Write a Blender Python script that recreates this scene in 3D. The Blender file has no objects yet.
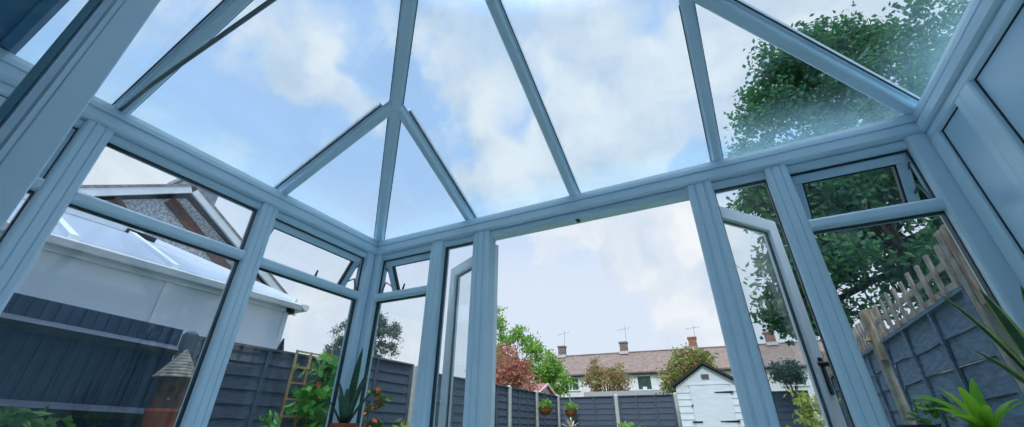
import bpy, bmesh, math, random
from mathutils import Vector, Matrix
R_ = math.radians
rnd = random.Random(7)
SC = bpy.context.scene
COL = SC.collection

# ------------------------------------------------------------------ helpers
class MB:
    """collects shapes and links them as one mesh object"""
    def __init__(s): s.v = []; s.f = []; s.m = []
    def poly(s, vs, fs, m=0):
        b = len(s.v); s.v += [tuple(v) for v in vs]
        s.f += [tuple(b+i for i in f) for f in fs]; s.m += [m]*len(fs)
    def hexa(s, c, m=0):           # 8 corners: bottom ring 0-3, top ring 4-7
        s.poly(c, [(0,3,2,1),(4,5,6,7),(0,1,5,4),(1,2,6,5),(2,3,7,6),(3,0,4,7)], m)
    def box(s, x0,x1,y0,y1,z0,z1, m=0):
        s.hexa([(x0,y0,z0),(x1,y0,z0),(x1,y1,z0),(x0,y1,z0),(x0,y0,z1),(x1,y0,z1),(x1,y1,z1),(x0,y1,z1)], m)
    def mbox(s, mp, a0,a1,z0,z1,d0,d1, m=0):
        s.hexa([mp(a0,z0,d0),mp(a1,z0,d0),mp(a1,z0,d1),mp(a0,z0,d1),mp(a0,z1,d0),mp(a1,z1,d0),mp(a1,z1,d1),mp(a0,z1,d1)], m)
    def prism(s, ring0, ring1, m=0):
        n = len(ring0)
        s.poly(list(ring0)+list(ring1), [tuple(range(n))[::-1], tuple(range(n,2*n))]+[(i,(i+1)%n,n+(i+1)%n,n+i) for i in range(n)], m)
    def bar(s, p0, p1, w, h, up=(0,0,1), m=0, taper=1.0):   # bar whose lower face is centred on p0-p1
        p0=Vector(p0); p1=Vector(p1); t=(p1-p0).normalized(); side=t.cross(Vector(up)).normalized(); u=side.cross(t).normalized()
        def ring(p,k): return [p-side*w/2*k, p+side*w/2*k, p+side*w/2*k+u*h*k, p-side*w/2*k+u*h*k]
        s.prism(ring(p0,1), ring(p1,taper), m)
    def tube(s, pts, rad, n=8, m=0):
        pts=[Vector(p) for p in pts]; rs = rad if isinstance(rad,(list,tuple)) else [rad]*len(pts)
        rings=[]; ref=None
        for i,p in enumerate(pts):
            t=(pts[min(i+1,len(pts)-1)]-pts[max(i-1,0)]).normalized()
            if ref is None: ref = t.cross(Vector((0,0,1)) if abs(t.z)<.9 else Vector((1,0,0))).normalized()
            a=(ref-t*ref.dot(t)).normalized(); b=t.cross(a); ref=a
            rings.append([p+(a*math.cos(k*2*math.pi/n)+b*math.sin(k*2*math.pi/n))*rs[i] for k in range(n)])
        vs=[v for r in rings for v in r]
        fs=[(i*n+k,i*n+(k+1)%n,(i+1)*n+(k+1)%n,(i+1)*n+k) for i in range(len(pts)-1) for k in range(n)]
        fs+= [tuple(range(n))[::-1], tuple(range((len(pts)-1)*n,len(pts)*n))]
        s.poly(vs,fs,m)
    def lathe(s, c, prof, n=20, m=0):
        vs=[];fs=[]
        for r,z in prof:
            vs += [(c[0]+r*math.cos(k*2*math.pi/n), c[1]+r*math.sin(k*2*math.pi/n), c[2]+z) for k in range(n)]
        for i in range(len(prof)-1):
            fs += [(i*n+k,i*n+(k+1)%n,(i+1)*n+(k+1)%n,(i+1)*n+k) for k in range(n)]
        s.poly(vs,fs,m)
    def build(s, name, mat, parent=None, smooth=False, recalc=True, bevel=0):
        me=bpy.data.meshes.new(name)
        off=Vector(parent_loc(parent)) if parent else Vector((0,0,0))
        me.from_pydata([tuple(Vector(v)-off) for v in s.v],[],s.f)
        mats = mat if isinstance(mat,(list,tuple)) else [mat]
        for k in mats: me.materials.append(k)
        if len(mats)>1: me.polygons.foreach_set('material_index', s.m)
        if recalc:
            bm=bmesh.new(); bm.from_mesh(me); bmesh.ops.recalc_face_normals(bm,faces=bm.faces); bm.to_mesh(me); bm.free()
        if smooth: me.polygons.foreach_set('use_smooth',[True]*len(me.polygons))
        o=bpy.data.objects.new(name,me); COL.objects.link(o)
        if parent: o.parent=parent
        if bevel:
            b=o.modifiers.new('bevel','BEVEL'); b.width=bevel; b.segments=2; b.limit_method='ANGLE'
        return o
LOC={}
def parent_loc(p):
    l=Vector((0,0,0))
    while p: l+=p.location; p=p.parent
    return l
def tag(o,label=None,cat=None,group=None,kind=None):
    if label:o['label']=label
    if cat:o['category']=cat
    if group:o['group']=group
    if kind:o['kind']=kind
    return o
def thing(name,loc,label,cat,group=None,kind=None):
    o=bpy.data.objects.new(name,None); COL.objects.link(o); o.location=loc; o.empty_display_size=.1
    return tag(o,label,cat,group,kind)

# ------------------------------------------------------------------ materials
def newmat(name):
    m=bpy.data.materials.new(name); m.use_nodes=True; nt=m.node_tree; nt.nodes.clear()
    return m,nt,nt.nodes.new('ShaderNodeOutputMaterial')
def lin(c): return tuple((x/12.92 if x<=.04045 else ((x+.055)/1.055)**2.4) for x in [k/255 for k in c])+(1,)
def solid(name,c,rough=.5,c2=None,scale=8,stretch=(1,1,1),bump=0,spec=.5,metal=0,island=False,detail=4,lo=.35,hi=.65):
    m,nt,out=newmat(name); p=nt.nodes.new('ShaderNodeBsdfPrincipled')
    p.inputs['Roughness'].default_value=rough; p.inputs['Specular IOR Level'].default_value=spec; p.inputs['Metallic'].default_value=metal
    p.inputs['Base Color'].default_value=lin(c)
    if c2:
        r=nt.nodes.new('ShaderNodeValToRGB'); r.color_ramp.elements[0].color=lin(c); r.color_ramp.elements[1].color=lin(c2)
        r.color_ramp.elements[0].position=lo; r.color_ramp.elements[1].position=hi
        tc=nt.nodes.new('ShaderNodeTexCoord'); mp=nt.nodes.new('ShaderNodeMapping'); mp.inputs['Scale'].default_value=stretch
        no=nt.nodes.new('ShaderNodeTexNoise'); no.inputs['Scale'].default_value=scale; no.inputs['Detail'].default_value=detail
        nt.links.new(tc.outputs['Object'],mp.inputs['Vector']); nt.links.new(mp.outputs['Vector'],no.inputs['Vector'])
        src=no.outputs['Fac']
        if island:
            g=nt.nodes.new('ShaderNodeNewGeometry'); src=g.outputs['Random Per Island']; r.color_ramp.elements[0].position=0; r.color_ramp.elements[1].position=1
        nt.links.new(src,r.inputs['Fac']); nt.links.new(r.outputs['Color'],p.inputs['Base Color'])
        if bump:
            b=nt.nodes.new('ShaderNodeBump'); b.inputs['Strength'].default_value=bump; b.inputs['Distance'].default_value=.01
            nt.links.new(no.outputs['Fac'],b.inputs['Height']); nt.links.new(b.outputs['Normal'],p.inputs['Normal'])
    nt.links.new(p.outputs[0],out.inputs['Surface'])
    return m
def leafmat(name,stops,trans=.35,rough=.5):
    m,nt,out=newmat(name); g=nt.nodes.new('ShaderNodeNewGeometry'); r=nt.nodes.new('ShaderNodeValToRGB')
    cr=r.color_ramp
    while len(cr.elements)<len(stops): cr.elements.new(.5)
    for i,c in enumerate(stops): cr.elements[i].position=i/(len(stops)-1); cr.elements[i].color=lin(c)
    nt.links.new(g.outputs['Random Per Island'],r.inputs['Fac'])
    p=nt.nodes.new('ShaderNodeBsdfPrincipled'); p.inputs['Roughness'].default_value=rough; p.inputs['Specular IOR Level'].default_value=.3
    t=nt.nodes.new('ShaderNodeBsdfTranslucent'); mx=nt.nodes.new('ShaderNodeMixShader'); mx.inputs[0].default_value=trans
    nt.links.new(r.outputs[0],p.inputs['Base Color']); nt.links.new(r.outputs[0],t.inputs['Color'])
    nt.links.new(p.outputs[0],mx.inputs[1]); nt.links.new(t.outputs[0],mx.inputs[2]); nt.links.new(mx.outputs[0],out.inputs['Surface'])
    return m
def glassmat(name,tint,refl=1.0,dirt=None):
    m,nt,out=newmat(name)
    t=nt.nodes.new('ShaderNodeBsdfTransparent'); t.inputs['Color'].default_value=(*tint,1)
    gl=nt.nodes.new('ShaderNodeBsdfGlossy'); gl.inputs['Roughness'].default_value=.0; gl.inputs['Color'].default_value=(refl,refl,refl,1)
    lw=nt.nodes.new('ShaderNodeLayerWeight'); lw.inputs['Blend'].default_value=.5
    pw=nt.nodes.new('ShaderNodeMath'); pw.operation='POWER'; nt.links.new(lw.outputs['Facing'],pw.inputs[0]); pw.inputs[1].default_value=5
    ma=nt.nodes.new('ShaderNodeMath'); ma.operation='MULTIPLY_ADD'; nt.links.new(pw.outputs[0],ma.inputs[0]); ma.inputs[1].default_value=.9; ma.inputs[2].default_value=.035
    mx=nt.nodes.new('ShaderNodeMixShader'); nt.links.new(ma.outputs[0],mx.inputs[0])
    nt.links.new(t.outputs[0],mx.inputs[1]); nt.links.new(gl.outputs[0],mx.inputs[2]); last=mx
    if dirt:     # grime that gathers low on the roof panes
        tc=nt.nodes.new('ShaderNodeTexCoord'); sp=nt.nodes.new('ShaderNodeSeparateXYZ'); nt.links.new(tc.outputs['Object'],sp.inputs[0])
        mr=nt.nodes.new('ShaderNodeMapRange'); mr.inputs['From Min'].default_value=dirt[0]; mr.inputs['From Max'].default_value=dirt[1]; mr.inputs['To Min'].default_value=.5; mr.inputs['To Max'].default_value=0
        nt.links.new(sp.outputs['Z'],mr.inputs['Value'])
        no=nt.nodes.new('ShaderNodeTexNoise'); no.inputs['Scale'].default_value=7; no.inputs['Detail'].default_value=6; nt.links.new(tc.outputs['Object'],no.inputs['Vector'])
        ml=nt.nodes.new('ShaderNodeMath'); ml.operation='MULTIPLY'; nt.links.new(mr.outputs[0],ml.inputs[0]); nt.links.new(no.outputs['Fac'],ml.inputs[1])
        df=nt.nodes.new('ShaderNodeBsdfTranslucent'); df.inputs['Color'].default_value=(.36,.62,.72,1)
        m2=nt.nodes.new('ShaderNodeMixShader'); nt.links.new(ml.outputs[0],m2.inputs[0]); nt.links.new(mx.outputs[0],m2.inputs[1]); nt.links.new(df.outputs[0],m2.inputs[2]); last=m2
    nt.links.new(last.outputs[0],out.inputs['Surface'])
    return m
def brickmat(name,c1,c2,mortar,scale=4.5,bw=.5,rh=.25,ms=.02,rough=.85,coord='Object',bump=.4,rot=None):
    m,nt,out=newmat(name); p=nt.nodes.new('ShaderNodeBsdfPrincipled'); p.inputs['Roughness'].default_value=rough
    b=nt.nodes.new('ShaderNodeTexBrick'); b.inputs['Color1'].default_value=lin(c1); b.inputs['Color2'].default_value=lin(c2); b.inputs['Mortar'].default_value=lin(mortar)
    b.inputs['Scale'].default_value=scale; b.inputs['Brick Width'].default_value=bw; b.inputs['Row Height'].default_value=rh; b.inputs['Mortar Size'].default_value=ms
    tc=nt.nodes.new('ShaderNodeTexCoord'); mp=nt.nodes.new('ShaderNodeMapping')
    if rot: mp.inputs['Rotation'].default_value=rot
    nt.links.new(tc.outputs[coord],mp.inputs['Vector']); nt.links.new(mp.outputs[0],b.inputs['Vector'])
    no=nt.nodes.new('ShaderNodeTexNoise'); no.inputs['Scale'].default_value=3; nt.links.new(mp.outputs[0],no.inputs['Vector'])
    mx=nt.nodes.new('ShaderNodeMix'); mx.data_type='RGBA'; mx.blend_type='MULTIPLY'; mx.inputs[0].default_value=.5
    r=nt.nodes.new('ShaderNodeValToRGB'); r.color_ramp.elements[0].color=(.55,.55,.55,1); r.color_ramp.elements[1].color=(1.1,1.1,1.1,1); r.color_ramp.elements[0].position=.3; r.color_ramp.elements[1].position=.7
    nt.links.new(no.outputs['Fac'],r.inputs[0]); nt.links.new(b.outputs['Color'],mx.inputs[6]); nt.links.new(r.outputs[0],mx.inputs[7]); nt.links.new(mx.outputs[2],p.inputs['Base Color'])
    bp=nt.nodes.new('ShaderNodeBump'); bp.inputs['Strength'].default_value=bump; bp.inputs['Distance'].default_value=.01; nt.links.new(b.outputs['Fac'],bp.inputs['Height']); bp.invert=True
    nt.links.new(bp.outputs[0],p.inputs['Normal']); nt.links.new(p.outputs[0],out.inputs['Surface'])
    return m

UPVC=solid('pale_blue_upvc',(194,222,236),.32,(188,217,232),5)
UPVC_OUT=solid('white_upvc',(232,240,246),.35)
PANEL=solid('blue_white_panel',(178,210,228),.28,(172,205,224),2)
RUBBER=solid('black_gasket',(24,50,62),.5)
SEAL=solid('teal_seal',(62,116,134),.4)
GLASS=glassmat('clear_glazing',(.955,.975,.98))
ROOFGLASS=glassmat('blue_tinted_roof_glazing',(.925,.968,.992),1.0,(-.02,.17))
STEEL=solid('grey_steel',(110,120,125),.35,metal=.8)
DARKMETAL=solid('dark_metal',(32,38,46),.35,metal=.3)
WHITEP=solid('white_paint',(236,240,244),.5,(222,229,236),6)
BRICK=brickmat('brown_brick',(150,92,72),(120,74,60),(150,145,138),scale=1,bw=.225,rh=.075,ms=.01,rot=(R_(90),0,0))
RENDERW=solid('white_wall_render',(236,240,242),.85,(228,233,237),6)
PLASTER=solid('plaster',(205,212,216),.8,(196,204,209),4)
FLOORM=brickmat('floor_tiles',(222,226,226),(214,219,220),(180,182,182),scale=1,bw=.45,rh=.45,ms=.006,rough=.4,bump=.2)
LAWN=solid('lawn_grass',(70,96,48),.9,(98,122,62),30,bump=.6)
SLATEFENCE=solid('blue_grey_fence_stain',(70,82,102),.8,(86,98,117),10,(1,1,9),.3)
SLATEDARK=solid('dark_blue_fence_stain',(40,62,86),.75,(54,78,102),9,(6,6,1),.3)
GREYFENCE=solid('weathered_blue_grey_boards',(62,84,108),.85,(86,110,134),7,(1,1,6),.5)
CONCRETE=solid('pale_concrete',(196,200,196),.85,(176,180,178),30,bump=.2)
CONCRETE_D=solid('weathered_concrete',(148,144,136),.9,(112,108,104),14,bump=.3)
OLDWOOD=solid('weathered_wood',(168,150,128),.85,(112,92,76),9,(2,2,.6),.4)
TRELW=solid('pale_trellis_wood',(154,146,138),.85,(120,114,110),12,bump=.2)
BAMBOO=solid('bamboo',(214,176,118),.6,(188,148,92),12)
TERRA=solid('terracotta',(156,74,52),.75,(126,56,42),10,bump=.2)
DARKPOT=solid('dark_pot',(46,38,44),.4,(60,46,50),8)
SOIL=solid('soil',(52,40,32),.95,(36,28,24),40)
BARK=solid('bark',(84,70,58),.95,(58,48,42),14,(1,1,.3),.6)
LEADROOF=solid('dark_blue_lead',(44,98,138),.6,(84,132,160),4)
PEBBLE=solid('pebbledash',(190,192,196),.95,(140,144,154),20,bump=.6,lo=.42,hi=.58)
TIMBER=solid('brown_timber',(112,76,64),.85,(74,54,50),14)
POLYC=solid('polycarbonate_sheet',(166,182,204),.3,(156,172,196),3)
DARKGLASS=solid('dark_window_glass',(52,84,76),.1,(30,52,54),2)
TILES=brickmat('clay_roof_tiles',(150,132,122),(134,116,108),(118,104,98),scale=1,bw=.3,rh=.24,ms=.02,coord='Object',bump=.5)
SHEDPAINT=solid('white_shed_paint',(230,238,246),.6,(216,228,240),5,(1,1,5))
ROOFFELT=solid('dark_roof_felt',(66,56,62),.9,(52,46,52),20)
PINK=solid('pink_render',(226,196,198),.85,(214,184,188),6)
PINKTILE=brickmat('dusty_red_tiles',(176,128,124),(158,112,110),(120,90,90),scale=1,bw=.3,rh=.28,ms=.03)
CURTAIN=solid('white_curtain',(228,234,238),.9)
HEARTH=solid('coir',(132,84,58),.95,(98,62,44),30,bump=.5)
ORANGE=solid('orange_petals',(236,110,62),.6)
L_OAK=leafmat('oak_leaves',[(48,96,80),(66,120,84),(92,142,82),(54,108,96)],.35)
L_GREEN=leafmat('fresh_green_leaves',[(112,156,66),(140,184,80),(92,138,66),(160,196,100)],.35)
L_RED=leafmat('photinia_leaves',[(186,112,104),(204,136,124),(140,132,92),(168,104,98),(214,156,138)],.3)
L_BRONZE=leafmat('bronze_leaves',[(172,120,98),(146,140,86),(130,146,80),(192,136,114)],.3)
L_MIX=leafmat('red_tinged_green_leaves',[(118,150,76),(140,166,90),(184,136,110),(104,136,70)],.3)
L_PINE=leafmat('dark_needles',[(58,84,78),(74,100,90),(48,72,70)],.2)
L_CLIMB=leafmat('climber_leaves',[(88,164,76),(118,190,88),(72,140,70),(150,206,112)],.4)
L_YEL=leafmat('yellow_green_leaves',[(176,186,80),(150,172,72),(196,200,110)],.4)
L_DARK=leafmat('dark_green_leaves',[(52,92,56),(74,116,62),(96,138,70)],.3)  # darker green leaf mix for low garden plants
L_SILV=leafmat('silver_leaves',[(212,208,188),(190,192,170),(228,222,206)],.3)
L_STRAP=leafmat('bright_strap_leaf',[(142,200,58),(112,178,50),(160,212,72)],.45,.35)
L_SNAKE=solid('dark_snake_leaf',(30,66,50),.4,(46,90,60),14,(.6,.6,5))
L_EDGE=solid('yellow_leaf_edge',(150,172,86),.4)

# ------------------------------------------------------------------ measures (metres; camera at the origin, 0.8 m up)
CZ=.8; D=2.331; XL=-2.508; XR=1.099; YB=-.42
EV=2.226; HALF=(XR-XL)/2; MID=(XL+XR)/2; YR=D-HALF; SL=.449; RZ=EV+HALF*SL
def fr(a,z,d): return (a, D+d, z)
def le(a,z,d): return (XL-d, a, z)
def ri(a,z,d): return (XR+d, a, z)
def bk(a,z,d): return (a, YB-d, z)

# ------------------------------------------------------------------ setting: floor, ground, house shell
m=MB(); m.box(XL-.1,XR+.1,-3.9,D+.1,-.12,0); tag(m.build('floor',FLOORM),'pale square floor tiles inside the conservatory','floor',kind='structure')
m=MB(); m.box(-60,60,D+.16,75,-.3,-.14); m.box(-60,XL-.16,-12,D+.16,-.3,-.14); m.box(XR+.16,60,-12,D+.16,-.3,-.14)
tag(m.build('lawn',LAWN),'green lawn outside the conservatory','lawn',kind='structure')
w=thing('wall_back',(0,YB,0),'house wall behind the conservatory','wall',kind='structure')
m=MB()
m.box(-6,-1.58,YB-.3,YB,-.14,5.2); m.box(.95,5,YB-.3,YB,-.14,5.2); m.box(-1.58,.95,YB-.3,YB,2.25,5.2)
m.build('render',RENDERW,w)
m=MB(); m.prism([(-6.3,YB+.3,5.1),(-6.3,-4.4,7.9),(-6.3,-9,5.1)],[(5.3,YB+.3,5.1),(5.3,-4.4,7.9),(5.3,-9,5.1)])
tag(m.build('roof',TILES),'tiled house roof above the back wall','roof',kind='structure')
w=thing('wall_room',(0,-2,0),'plain walls of the room behind the camera','wall',kind='structure')
m=MB(); m.box(-2.9,-2.75,-3.9,YB-.3,0,2.45); m.box(1.6,1.75,-3.9,YB-.3,0,2.45); m.box(-2.9,1.75,-4.05,-3.9,0,2.45); m.box(-2.9,1.75,-4.05,YB-.3,2.45,2.55)
m.build('plaster',PLASTER,w)

# dwarf walls under the windows, and the inner sills
w=thing('wall_left',(XL,1,0),'low wall under the left windows','wall',kind='structure')
m=MB(); m.box(XL-.12,XL,YB,D,-.14,.62); m.build('plaster',PLASTER,w)
m=MB(); m.box(XL-.02,XL+.2,YB,D,.62,.65); m.build('sill',UPVC,w,bevel=.006)
w=thing('wall_front',(0,D,0),'low wall under the front windows','wall',kind='structure')
for a,b in ((XL-.12,-1.4),(.0,XR+.12)):
    m=MB(); m.box(a,b,D,D+.12,-.14,.62); m.build('plaster',PLASTER,w)
    m=MB(); m.box(max(a,XL),min(b,XR),D-.3,D+.02,.62,.65); m.build('sill',UPVC,w,bevel=.006)

# ------------------------------------------------------------------ eaves beams
PROF=[(.034,2.098),(.002,2.103),(-.010,2.112),(-.010,2.157),(.006,2.162),(.006,2.171),(-.004,2.175),(-.002,2.200),(.005,2.2265),(.16,2.238),(.16,2.098)]
def beam(name,mp,e0,e1,label):
    m=MB(); m.prism([mp(e0(d),z,d) for d,z in PROF],[mp(e1(d),z,d) for d,z in PROF])
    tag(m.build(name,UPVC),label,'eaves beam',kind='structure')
beam('trim_1',le,lambda d:YB,lambda d:D+d,'pale blue eaves beam over the left windows')
beam('trim_2',fr,lambda d:XL-d,lambda d:XR+d,'pale blue eaves beam over the garden doors')
beam('trim_3',ri,lambda d:YB,lambda d:D+d,'pale blue eaves beam over the right panelled wall')

# ------------------------------------------------------------------ posts
def post_profile(a0,a1,d0,d1,grooves=True,c=.012):
    p=[(a0,d1),(a0,d0+c),(a0+c*.35,d0+c*.35),(a0+c,d0)]
    if grooves:
        w=a1-a0
        for k in (.3,.36,.66,.72) if w>.12 else (.32,.68):
            x=a0+w*k; p+=[(x-.004,d0),(x,d0+.005),(x+.004,d0)]
    p+=[(a1-c,d0),(a1-c*.35,d0+c*.35),(a1,d0+c),(a1,d1)]
    return p
def post(name,mp,a0,a1,label,z0=.65,z1=2.1,d0=.0,d1=.10,grooves=True,bevel=0):
    pr=post_profile(a0,a1,d0,d1,grooves)
    m=MB(); m.prism([mp(a,z0,d) for a,d in pr],[mp(a,z1,d) for a,d in pr])
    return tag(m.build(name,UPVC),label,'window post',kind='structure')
post('trim_4',le,.392,.502,'pale blue post left of the wide left-hand window')
post('trim_5',le,1.305,1.418,'pale blue post in the middle of the left wall')
o=thing('trim_6',(XL,D,0),'pale blue corner post where left and front walls meet','corner post',kind='structure')
m=MB(); pr=post_profile(XL-.1,XL+.056,.0,.1,False); m.prism([fr(a,.65,d) for a,d in pr],[fr(a,2.1,d) for a,d in pr]); m.build('front_face',UPVC,o)
m=MB(); pr=post_profile(D-.078,D-.002,.0,.1,False); m.prism([le(a,.65,d) for a,d in pr],[le(a,2.1,d) for a,d in pr]); m.build('side_face',UPVC,o)
post('trim_7',fr,-1.928,-1.812,'pale blue post between small window and narrow sidelight')
post('trim_8',fr,-1.535,-1.392,'pale blue post left of the open garden doorway',0)
post('trim_9',fr,-.014,.126,'pale blue post right of the open garden doorway',0)
post('trim_10',fr,.397,.508,'pale blue post left of the small right-hand window')
o=thing('trim_11',(XR,D,0),'pale blue corner post against the panelled right wall','corner post',kind='structure')
m=MB(); pr=post_profile(1.027,XR+.1,.0,.1,False); m.prism([fr(a,.65,d) for a,d in pr],[fr(a,2.1,d) for a,d in pr]); m.build('front_face',UPVC,o)

# ------------------------------------------------------------------ windows
def frame_mb(mp,a0,a1,z0,z1,w,d0,d1):
    m=MB(); m.mbox(mp,a0,a1,z1-w,z1,d0,d1); m.mbox(mp,a0,a1,z0,z0+w,d0,d1); m.mbox(mp,a0,a0+w,z0+w,z1-w,d0,d1); m.mbox(mp,a1-w,a1,z0+w,z1-w,d0,d1); return m
def glaze(mp,a0,a1,z0,z1,d,parent,mat=None):
    frame_mb(mp,a0-.004,a1+.004,z0-.004,z1+.004,.009,d-.005,d+.027).build('gasket',RUBBER,parent)
    m=MB(); m.mbox(mp,a0+.004,a1-.004,z0+.004,z1-.004,d,d+.022); m.build('glass_pane',mat or GLASS,parent)
TZ0,TZ1=1.698,1.757
def rounded_rail(mp,a0,a1,z0,z1,d0,d1,parent,name):
    c=.014; pr=[(d1,z0),(d0+c,z0),(d0+c*.3,z0+c*.4),(d0,z0+c),(d0,z1-c),(d0+c*.3,z1-c*.4),(d0+c,z1),(d1,z1)]
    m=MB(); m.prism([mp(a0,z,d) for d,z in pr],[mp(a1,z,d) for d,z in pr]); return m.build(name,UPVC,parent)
def window(n,mp,a0,a1,label,transom=True,vent=None,sash=False,zb=.65):
    o=thing('window_%d'%n,mp((a0+a1)/2,zb,0),label,'window',kind='structure')
    ht=2.052
    rounded_rail(mp,a0,a1,ht,2.1,.022,.1,o,'head'); rounded_rail(mp,a0,a1,zb,zb+.055,.012,.1,o,'bottom_rail')
    if not transom:
        glaze(mp,a0,a1,zb+.055,ht,.05,o); return o
    rounded_rail(mp,a0,a1,TZ0,TZ1,.008,.1,o,'transom')
    glaze(mp,a0,a1,zb+.055,TZ0,.05,o)
    if not (vent or sash):
        glaze(mp,a0,a1,TZ1,ht,.05,o); return o
    # opening vent, hinged along its top edge
    ang=R_(vent or 0); hz=ht-.008; hd=.062 if vent else .045; hgt=hz-TZ1+.035 if vent else hz-TZ1-.004
    def vm(a,z,d):     # z measured down from the hinge
        dz=z; dd=d
        return mp(a, hz-dz*math.cos(ang)+dd*math.sin(ang)*1.0, hd+dz*math.sin(ang)+dd*math.cos(ang))
    s=thing('vent_sash',(0,0,0),None,None); s.parent=o; s.location=Vector(mp((a0+a1)/2,hz,hd))-o.location
    e=.006 if vent else .002; W=.048
    f=MB(); A0,A1=a0+e,a1-e
    f.mbox(vm,A0,A1,0,W,0,.055); f.mbox(vm,A0,A1,hgt-W,hgt,0,.055); f.mbox(vm,A0,A0+W,W,hgt-W,0,.055); f.mbox(vm,A1-W,A1,W,hgt-W,0,.055)
    f.build('sash_frame',UPVC,s,bevel=.005)
    g=MB(); q=[(A0+W,A1-W,W,hgt-W)][0]
    gk=MB()
    t=.009
    gk.mbox(vm,q[0],q[1],q[2]-t*.2,q[2]+t,.010,.042); gk.mbox(vm,q[0],q[1],q[3]-t,q[3],.010,.042); gk.mbox(vm,q[0],q[0]+t,q[2],q[3],.010,.042); gk.mbox(vm,q[1]-t,q[1],q[2],q[3],.010,.042)
    gk.build('gasket',RUBBER,s)
    g.mbox(vm,q[0]+.004,q[1]-.004,q[2]+.004,q[3]-.004,.016,.036); g.build('glass_pane',GLASS,s)
    # dark rebate seal round the opening
    sl=MB(); sl.mbox(mp,a0,a1,ht-.006,ht+.004,.05,.062); sl.mbox(mp,a0,a0+.005,TZ1,ht,.045,.06); sl.mbox(mp,a1-.005,a1,TZ1,ht,.045,.06); sl.build('seal',RUBBER,o)
    if vent:
        for a,sg in ((a0+.008,1),(a1-.008,-1)):       # scissor stays
            m=MB(); b=vm(a+sg*.012,hgt*.72,.02)
            m.tube([mp(a,TZ1+.02,.07),mp(a+sg*.004,(TZ1+ht)/2-.03,.10),b],.006,6); m.tube([mp(a,ht-.06,.07),vm(a+sg*.012,hgt*.45,.03)],.005,6)
            m.build('friction_stay',STEEL,o)
        m=MB(); c=(a0+a1)/2
        m.bar(mp(c,TZ1-.002,.03),mp(c+.012,TZ1+.052,.035),.014,.012,up=Vector(mp(0,0,1))-Vector(mp(0,0,0)),taper=.6)
        m.build('stay_peg',DARKMETAL,o)
    return o
window(1,le,YB,.392,'narrow left window beside the folded door',sash=True)
window(2,le,.502,1.305,'wide left window with the neighbouring gable behind')
window(3,le,1.418,D-.078,'left window nearest the corner, top vent pushed open',vent=30)
window(4,fr,XL+.056,-1.928,'front window in the left corner with open vent',vent=30)
window(5,fr,-1.812,-1.535,'narrow sidelight left of the garden doorway',transom=False)
window(6,fr,.126,.397,'narrow sidelight right of the garden doorway',transom=False)
window(7,fr,.508,1.027,'front window in the right corner with open vent over trellis view',vent=24)

# doorway head rail and threshold
o=thing('trim_12',(-.7,D,2.05),'pale blue head rail over the open garden doorway','door head',kind='structure')
rounded_rail(fr,-1.392,-.014,2.047,2.1,.016,.1,o,'rail')
m=MB(); m.mbox(fr,-.735,-.710,2.041,2.047,.03,.07); m.build('keep',DARKMETAL,o)
m=MB(); m.mbox(fr,-1.392,-.014,-.02,.03,.0,.12); tag(m.build('trim_13',STEEL),'grey threshold of the garden doorway','threshold',kind='structure')

# ------------------------------------------------------------------ door leaves
def leaf(n,P,dirv,length,nrm,label,z0=.03,z1=2.03,w=.088,th=.06,mat=UPVC_OUT,handle=None,bevel=.006,beadmat=None):
    P=Vector((P[0],P[1],0)); t=Vector((dirv[0],dirv[1],0)).normalized(); nn=Vector((nrm[0],nrm[1],0)).normalized()
    def mp(a,z,d): v=P+t*a+nn*d; return (v.x,v.y,z)
    o=thing('door_%d'%n,(P.x,P.y,z0),label,'door',kind='structure')
    def prof_rect(a0,a1,zz0,zz1,name):
        m=MB(); m.mbox(mp,a0,a1,zz0,zz1,0,th); return m.build(name,mat,o,bevel=bevel)
    prof_rect(0,w,z0,z1,'hinge_stile'); prof_rect(length-w,length,z0,z1,'lock_stile')
    prof_rect(w,length-w,z1-w,z1,'top_rail'); prof_rect(w,length-w,z0,z0+w+.06,'bottom_rail')
    fm=frame_mb(mp,w-.002,length-w+.002,z0+w+.058,z1-w+.002,.009,th*.38,th*.62); fm.build('gasket',RUBBER,o)
    m=MB(); m.mbox(mp,w+.004,length-w-.004,z0+w+.064,z1-w-.004,th*.35,th*.65); m.build('glass_pane',GLASS,o)
    if handle:
        side=handle
        dd=(lambda d:-d) if side<0 else (lambda d: th+d)
        h=thing('door_handle',(0,0,0),None,None); h.parent=o; h.location=Vector(mp(length-w/2,1.0,0))-o.location
        a=length-w/2
        m=MB(); m.mbox(mp,a-.015,a+.015,.975,1.165,dd(0),dd(.012)); m.build('backplate',DARKMETAL,h,bevel=.004)
        m=MB(); m.tube([mp(a,1.125,dd(.012)),mp(a,1.125,dd(.05)),mp(a-.02,1.125,dd(.055)),mp(a-.11,1.118,dd(.055))],.011,8); m.build('lever',DARKMETAL,h,smooth=True)
        m=MB(); m.tube([mp(a,1.02,dd(.012)),mp(a,1.02,dd(.02))],.011,10); m.build('lock_cylinder',STEEL,h)
    for z in (.3,1.05,1.8):
        m=MB(); m.tube([mp(-.012,z-.05,.02),mp(-.012,z+.05,.02)],.011,8); m.build('hinge',mat,o)
    return o,mp
dl=Vector((-1.97+1.345,2.72-2.41)); 
leaf(1,(-1.418,2.425),(-.875,.470),.685,(.470,.875),'white glazed garden door leaf folded back left of the doorway')
leaf(2,(.03,2.405),(.62,.785),.70,(-.785,.62),'white glazed garden door leaf swung out right with dark handle',handle=-1)
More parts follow.
